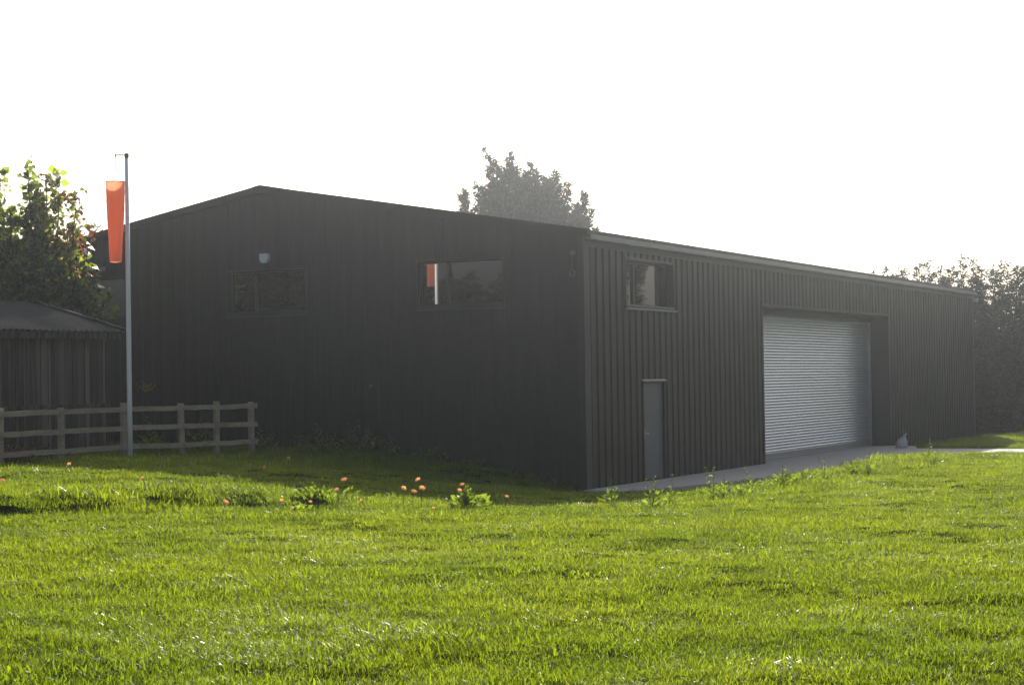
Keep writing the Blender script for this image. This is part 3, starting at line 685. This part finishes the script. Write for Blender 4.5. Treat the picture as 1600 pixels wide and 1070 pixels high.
weeds = [
 (4.51, -8.61, .34, 'upright green weed nearest the building corner at the lawn edge', 1, 12, 8), (5.24, -8.77, .36, 'short bushy weed at the foot of the personnel door', 2, 9, 16), (5.19, -7.99, .37, 'thin pale weed just right of the personnel door', 1, 10, 2),
 (5.18, -6.15, .47, 'tallest weed at the lawn edge, in front of the ribbed wall between the doors', 2, 14, 10), (5.19, -5.73, .36, 'leaning weed just right of the tallest weed by the slab', 2, 11, 8), (4.95, -3.74, .36, 'slim weed in front of the left jamb of the roller door', 1, 11, 5),
 (4.99, -2.3, .36, 'broad bushy weed below the left end of the roller door', 4, 12, 26), (4.92, -1.2, .2, 'low spreading weed right of the broad bushy weed', 3, 8, 20), (4.86, -.37, .18, 'low rounded weed under the middle of the roller door', 3, 8, 22),
 (4.99, .19, .33, 'single upright weed in front of the middle of the roller door', 1, 11, 4), (5.26, .97, .27, 'bushy weed under the right half of the roller door', 4, 10, 24), (5.57, 1.0, .30, 'bushy weed in front of the right jamb of the roller door', 4, 10, 24),
 (5.21, 6.79, .36, 'lone thin weed standing against the concrete right of the sack', 1, 10, 3), (6.22, 3.58, .18, 'low weed with a pale tip at the lawn edge right of the sack', 3, 8, 14),
 (5.1, -4.7, .2, 'low leafy weed between the tallest weed and the roller door', 3, 8, 20), (5.3, 2.2, .2, 'low weed at the far end of the weedy lawn edge', 3, 8, 20),
]
for k, (x, y, h, lab, ns, nl, lb) in enumerate(weeds):
    plant('weed', x, y, h*1.25+.03, lab, 'weed', 'weeds along the lawn edge by the concrete', 100+k, nst=ns+1, nl=int(nl*1.3), low_bushy=lb*2, spread=.09+.05*ns, leaf=(.10, .038))
plant('leafy_weed', 3.34, -10.93, .36, 'lit leafy weed with two orange poppies against the shaded bank', 'weed', None, 130, nst=8, nl=12, low_bushy=70, spread=.28, leaf=(.11, .065))
plant('leafy_weed', 1.75, -12.25, .24, 'broad green weed clump below the two pale poppies on the bank', 'weed', None, 131, nst=8, nl=8, low_bushy=120, spread=.5, leaf=(.09, .05))
plant('leafy_weed', 1.95, -13.3, .20, 'low green weed clump around the half hidden poppy left of the broad clump', 'weed', None, 132, nst=5, nl=7, low_bushy=60, spread=.35, leaf=(.09, .05))
shade = [(-5.4, -2.15, .55, 'thin shaded weed at the left of the tall weeds by the gable'), (-5.16, -1.8, .75, 'tall shaded weed second from the left by the gable'), (-5.03, -1.15, .7, 'tall shaded weed in the middle of the clump by the gable'), (-4.97, -.6, .8, 'tallest shaded weed against the gable wall'),
         (-4.23, -.76, .55, 'shaded weed right of the tallest one by the gable'), (-3.59, -.45, .35, 'short shaded weed farther right along the gable'), (-2.63, -.35, .25, 'last short shaded weed along the gable foot')]
for k, (x, y, h, lab) in enumerate(shade):
    plant('tall_weed', x, y, h, lab, 'weed', 'shaded weeds at the foot of the gable', 140+k, nst=9, nl=16, low_bushy=50, spread=.32, leaf=(.13, .036))
# dry stems and grasses behind the fence
for k, (x, y, h, lab, m_, n_) in enumerate([(-7.75, -8.45, .42, 'brown dry dock clump behind the left bay of the fence', 'dry', 26), (-7.85, -7.9, .46, 'rusty dry dock clump beside the second fence post', 'dry', 24), (-7.95, -7.2, .36, 'small dry clump just right of the second fence post', 'dry', 14),
        (-7.75, -4.3, .7, 'dark weed behind the fence right of the pole', 'weed', 6), (-7.3, -3.2, .85, 'tall wispy weed between the two right fence posts', 'weed', 6), (-6.6, -2.0, .6, 'wispy weed behind the last fence post', 'weed', 5)]):
    plant('dry_clump' if m_ == 'dry' else 'tall_weed', x, y, h, lab, 'weed', 'plants behind the fence', 160+k, mat_=m_, stem_='bark' if m_ == 'dry' else 'stem', nst=n_, nl=11, low_bushy=60, spread=.5 if m_ == 'dry' else .3, leaf=(.17, .045))
rg = plant('ragwort', -9.02, -2.87, 1.35, 'tall weed with a yellow flower head behind the fence right of the pole', 'plant', None, 171, nst=2, nl=14, spread=.1, leaf=(.12, .04))
g = np.random.default_rng(9); n = 70; c = np.array([-9.0, -2.9, gz(-9.02, -2.87)+1.36]) + g.normal(size=(n, 3))*[.10, .10, .05]
v, q = cards(c, g.normal(size=(n, 3))+[0, 0, .6], .045, .04, .2, 9); np_mesh('yellow_blossom', v, q, M['yellow'], rg)

# ---------------------------------------------------------------- poppies
def poppy(x, y, h, size, label, tilt, face, seed):
    g = np.random.default_rng(seed); z = gz(x, y); T = thing('poppy', label, 'flower', (x, y, z), 'orange poppies on the bank')
    mb = MB(); top = Vector((x + .04*math.cos(face), y + .04*math.sin(face), z+h))
    mb.tube([(x, y, z-.02), (x+.01, y, z+h*.55), tuple(top)], [.0045, .004, .0035], 5); mb.build('stem', M['stem'], T)
    ax = Vector((math.cos(face)*math.sin(tilt), math.sin(face)*math.sin(tilt), math.cos(tilt))); a1 = ax.orthogonal().normalized(); a2 = ax.cross(a1)
    pv, pq = [], []
    for k in range(4):                                  # four cupped, crinkled petals
        a0 = k*math.pi/2 + g.uniform(-.1, .1); base = len(pv); R_ = size*(1 if k % 2 else .92)
        for i in range(5):
            t = i/4
            for j in range(7):
                s = (j/6-.5)*2*(1.02-.12*t); an = a0 + s*.95
                rr = R_*t*(1-.16*abs(s)**2.5); hh = size*(.55*t**1.7) + size*.07*math.sin(j*2.1+k+t*4)*t
                p = top + a1*(rr*math.cos(an)) + a2*(rr*math.sin(an)) + ax*hh; pv.append(tuple(p))
        for i in range(4):
            for j in range(6): pq.append((base+i*7+j, base+i*7+j+1, base+(i+1)*7+j+1, base+(i+1)*7+j))
    np_mesh('petals', np.array(pv), np.array(pq), M['petal'], T, smooth=True)
    mb = MB(); mb.tube([tuple(top), tuple(top+ax*size*.18), tuple(top+ax*size*.26)], [size*.17, size*.2, size*.08], 8); mb.build('heart', M['petal_heart'], T)
pops = [
 (1.46, -11.16, .30, .060, 'large pale orange poppy at the top of the lit bank'), (2.06, -12.29, .26, .052, 'orange poppy just below the large pale one, seen from the side'),
 (2.54, -11.35, .25, .046, 'tilted poppy at the left of the cluster of four before the shade'), (2.71, -11.38, .22, .056, 'wide open poppy, lowest of the cluster of four'), (2.79, -11.28, .38, .054, 'topmost poppy of the cluster of four'), (2.82, -11.33, .27, .058, 'open poppy under the topmost of the cluster of four'),
 (3.38, -11.1, .33, .046, 'upper poppy on the lit leafy weed'), (3.32, -11.13, .24, .042, 'lower yellowish poppy on the lit leafy weed'), (3.66, -10.39, .17, .040, 'small poppy alone at the shadow edge right of the leafy weed'),
 (2.77, -12.73, .17, .036, 'small poppy right of the broad weed clump'), (2.01, -12.9, .14, .034, 'small poppy at the foot of the broad weed clump'), (2.1, -13.71, .14, .038, 'small pale poppy half hidden in the low weed clump'),
 (2.05, -14.86, .16, .054, 'bright poppy alone in front of the dark bank edge'), (.33, -14.29, .16, .040, 'poppy on the lawn above the dark bank edge below the fence'), (-3.86, -11.03, .18, .046, 'poppy just below the bottom fence rail'),
 (.02, -16.6, .14, .048, 'poppy at the far left edge of the lawn'), (-1.93, -7.78, .28, .040, 'dim poppy in the shade left of the cluster'), (-1.89, -8.47, .20, .034, 'small dim poppy in the shade near the fence end'),
 (2.52, -13.97, .08, .032, 'tiny faded poppy low in the lawn below the broad weed clump'), (3.74, -12.52, .09, .030, 'tiny poppy low in the lawn below the leafy weed'), (-2.18, -4.62, .55, .036, 'tall dim red poppy in front of the shaded weeds'),
]
for k, (x, y, h, s, lab) in enumerate(pops):
    g = random.Random(200+k); poppy(x, y, h, s*.9, lab, g.uniform(.35, 1.2), -1.1 + g.uniform(-.9, .9), 300+k)

# ---------------------------------------------------------------- grass (one object, blades by geometry nodes)
def blade_clump(seed, n, rad, hmin, hmax, width):
    g = np.random.default_rng(seed); v, q = [], []
    for k in range(n):
        a, r = g.uniform(0, 6.28), rad*math.sqrt(g.random()); b = np.array([math.cos(a)*r, math.sin(a)*r, -.012])
        h = g.uniform(hmin, hmax)*(1 if g.random() > .12 else 1.35); az = g.uniform(0, 6.28); d = np.array([math.cos(az), math.sin(az), 0]); sd_ = np.array([-d[1], d[0], 0]); bend = h*g.uniform(.25, 1.35); w = width*g.uniform(.7, 1.3)
        i0 = len(v)
        for t, wf in ((0, 1), (.38, .95), (.74, .65), (1, .05)):
            c = b + d*bend*t**2 + np.array([0, 0, h*(t - .22*(bend/h)*t**2)])
            v += [c - sd_*w*wf*.5, c + sd_*w*wf*.5]
        for s in range(3): q.append((i0+2*s, i0+2*s+1, i0+2*s+3, i0+2*s+2))
    me = bpy.data.meshes.new('grass_tuft'); me.from_pydata([tuple(p) for p in v], [], q); me.materials.append(M['grass']); me.update()
    return bpy.data.objects.new('grass_tuft', me)
tufts = bpy.data.collections.new('grass_tufts')          # sources only, not linked to the scene
for k in range(7): tufts.objects.link(blade_clump(k, 110, .18, .018, .054, .0038))
for k in range(2): tufts.objects.link(blade_clump(20+k, 30, .13, .02, .045, .011))
# lawn part of the ground sheet
def on_slab(x, y):
    xs = np.interp(y, [-.16, 3, 9, 11.5, 13.3, 13.6], [1.1, 1.75, 2.3, 2.75, 4.4, 60]); back_y = np.interp(x, [0, .9, 1.3, 3, 8, 40], [22.3, 22.0, 20.35, 20.25, 20.5, 20.9])
    return (x > 0) & (y > -.18) & (x < xs+.06) & (y < back_y+.05)
cxy = gv[gq].mean(1); fx, fy = cxy[:, 0], cxy[:, 1]
barn = (fx > -W-.05) & (fx < .03) & (fy > -.06) & (fy < LEN+.05)
rel = np.c_[fx-CAM.x, fy-CAM.y]; fd = rel @ np.array([FW.x, FW.y]); fl = rel @ np.array([RT.x, RT.y])
seen = (fd > 5.5) & (np.abs(fl) < fd*.31+2.5) & (fd < 66) & (fy < 38)
keep = seen & ~barn & ~on_slab(fx, fy) & ~((fx < -W) & (fy > 0))
gq2 = gq[keep]; used, inv = np.unique(gq2, return_inverse=True); lv = gv[used]
grass = np_mesh('grass', lv, inv.reshape(-1, 4), M['soil']); tag(grass, kind='stuff')
me = grass.data; lx, ly = lv[:, 0], lv[:, 1]
dist = np.hypot(lx-CAM.x, ly-CAM.y)
dens = np.interp(dist, [8, 13, 18, 26, 36, 50, 66], [130, 108, 76, 56, 40, 18, 10])
def wave(px_, py_, seed, wl):
    g = np.random.default_rng(seed); s = 0
    for w in (wl, wl*.62, wl*.37, wl*.21):
        a, p = g.uniform(0, 6.28, 2), g.uniform(0, 6.28, 2); s = s + np.sin(2*np.pi/w*(px_*np.cos(a[0])+py_*np.sin(a[0]))+p[0])*np.sin(2*np.pi/w*(px_*np.cos(a[1])+py_*np.sin(a[1]))+p[1])
    return s
tuft = sstep(.55, 1.5, wave(lx, ly, 3, 3.4))
size = np.interp(dist, [8, 20, 36, 60], [.95, 1.0, 1.15, 1.5])*(1 + .7*tuft + .12*wave(lx, ly, 8, 1.3))
sb_ = (lx-.3)*-.94 + (ly+16.9)*.34; tb_ = (lx-.3)*.34 + (ly+16.9)*.94
size *= 1 + .7*sstep(.9, .2, np.abs(sb_-.25))*sstep(-12, -5, tb_)*sstep(8.5, 6, tb_)               # long grass on the bank edge
size *= 1 + .9*sstep(-2., -4.2, lx)*sstep(-9.5, -7.5, ly) + .7*sstep(.9, .2, -ly)*(lx < 0)*(ly < 0)    # under the fence and along the gable
size *= 1 + .4*sstep(1.3, .3, np.abs(lx-5.1))*sstep(-9.5, -8, ly)*sstep(9, 7, ly)                   # at the slab
for nm, arr in (('dens', dens), ('gscale', np.clip(size, .5, 3))):
    at_ = me.attributes.new(nm, 'FLOAT', 'POINT'); at_.data.foreach_set('value', arr.astype(np.float32))
ng = bpy.data.node_groups.new('grass_scatter', 'GeometryNodeTree')
ng.interface.new_socket('Geometry', in_out='INPUT', socket_type='NodeSocketGeometry'); ng.interface.new_socket('Geometry', in_out='OUTPUT', socket_type='NodeSocketGeometry')
N = ng.nodes; L = ng.links
gi, go = N.new('NodeGroupInput'), N.new('NodeGroupOutput')
dp = N.new('GeometryNodeDistributePointsOnFaces'); dp.inputs['Seed'].default_value = 4
def named(nm):
    a = N.new('GeometryNodeInputNamedAttribute'); a.data_type = 'FLOAT'; a.inputs['Name'].default_value = nm; return a.outputs['Attribute']
L.new(gi.outputs[0], dp.inputs['Mesh']); L.new(named('dens'), dp.inputs['Density'])
ci = N.new('GeometryNodeCollectionInfo'); ci.inputs['Collection'].default_value = tufts; ci.inputs['Separate Children'].default_value = True; ci.inputs['Reset Children'].default_value = True
ip = N.new('GeometryNodeInstanceOnPoints'); ip.inputs['Pick Instance'].default_value = True
rv = N.new('FunctionNodeRandomValue'); rv.data_type = 'FLOAT_VECTOR'; rv.inputs[0].default_value = (-.18, -.18, 0); rv.inputs[1].default_value = (.18, .18, 6.283)
rs = N.new('FunctionNodeRandomValue'); rs.data_type = 'FLOAT'; rs.inputs[2].default_value = .7; rs.inputs[3].default_value = 1.3; rs.inputs['Seed'].default_value = 5
mu = N.new('ShaderNodeMath'); mu.operation = 'MULTIPLY'; L.new(rs.outputs[1], mu.inputs[0]); L.new(named('gscale'), mu.inputs[1])
L.new(dp.outputs['Points'], ip.inputs['Points']); L.new(ci.outputs[0], ip.inputs['Instance']); L.new(rv.outputs[0], ip.inputs['Rotation']); L.new(mu.outputs[0], ip.inputs['Scale'])
L.new(ip.outputs[0], go.inputs[0])
grass.modifiers.new('scatter', 'NODES').node_group = ng

# ---------------------------------------------------------------- haze
mb = MB(); mb.box((-420, 420), (-320, 520), (-3, 15.5))
hz = bpy.data.materials.new('haze'); hz.use_nodes = True
for n in list(hz.node_tree.nodes):
    if n.type == 'BSDF_PRINCIPLED': hz.node_tree.nodes.remove(n)
pv_ = hz.node_tree.nodes.new('ShaderNodeVolumePrincipled'); pv_.inputs['Color'].default_value = (.84, .92, 1, 1); pv_.inputs['Density'].default_value = HAZE; pv_.inputs['Anisotropy'].default_value = .92
hz.node_tree.links.new(pv_.outputs[0], hz.node_tree.nodes['Material Output'].inputs['Volume'])
ho = mb.build('haze', hz); tag(ho, kind='stuff')
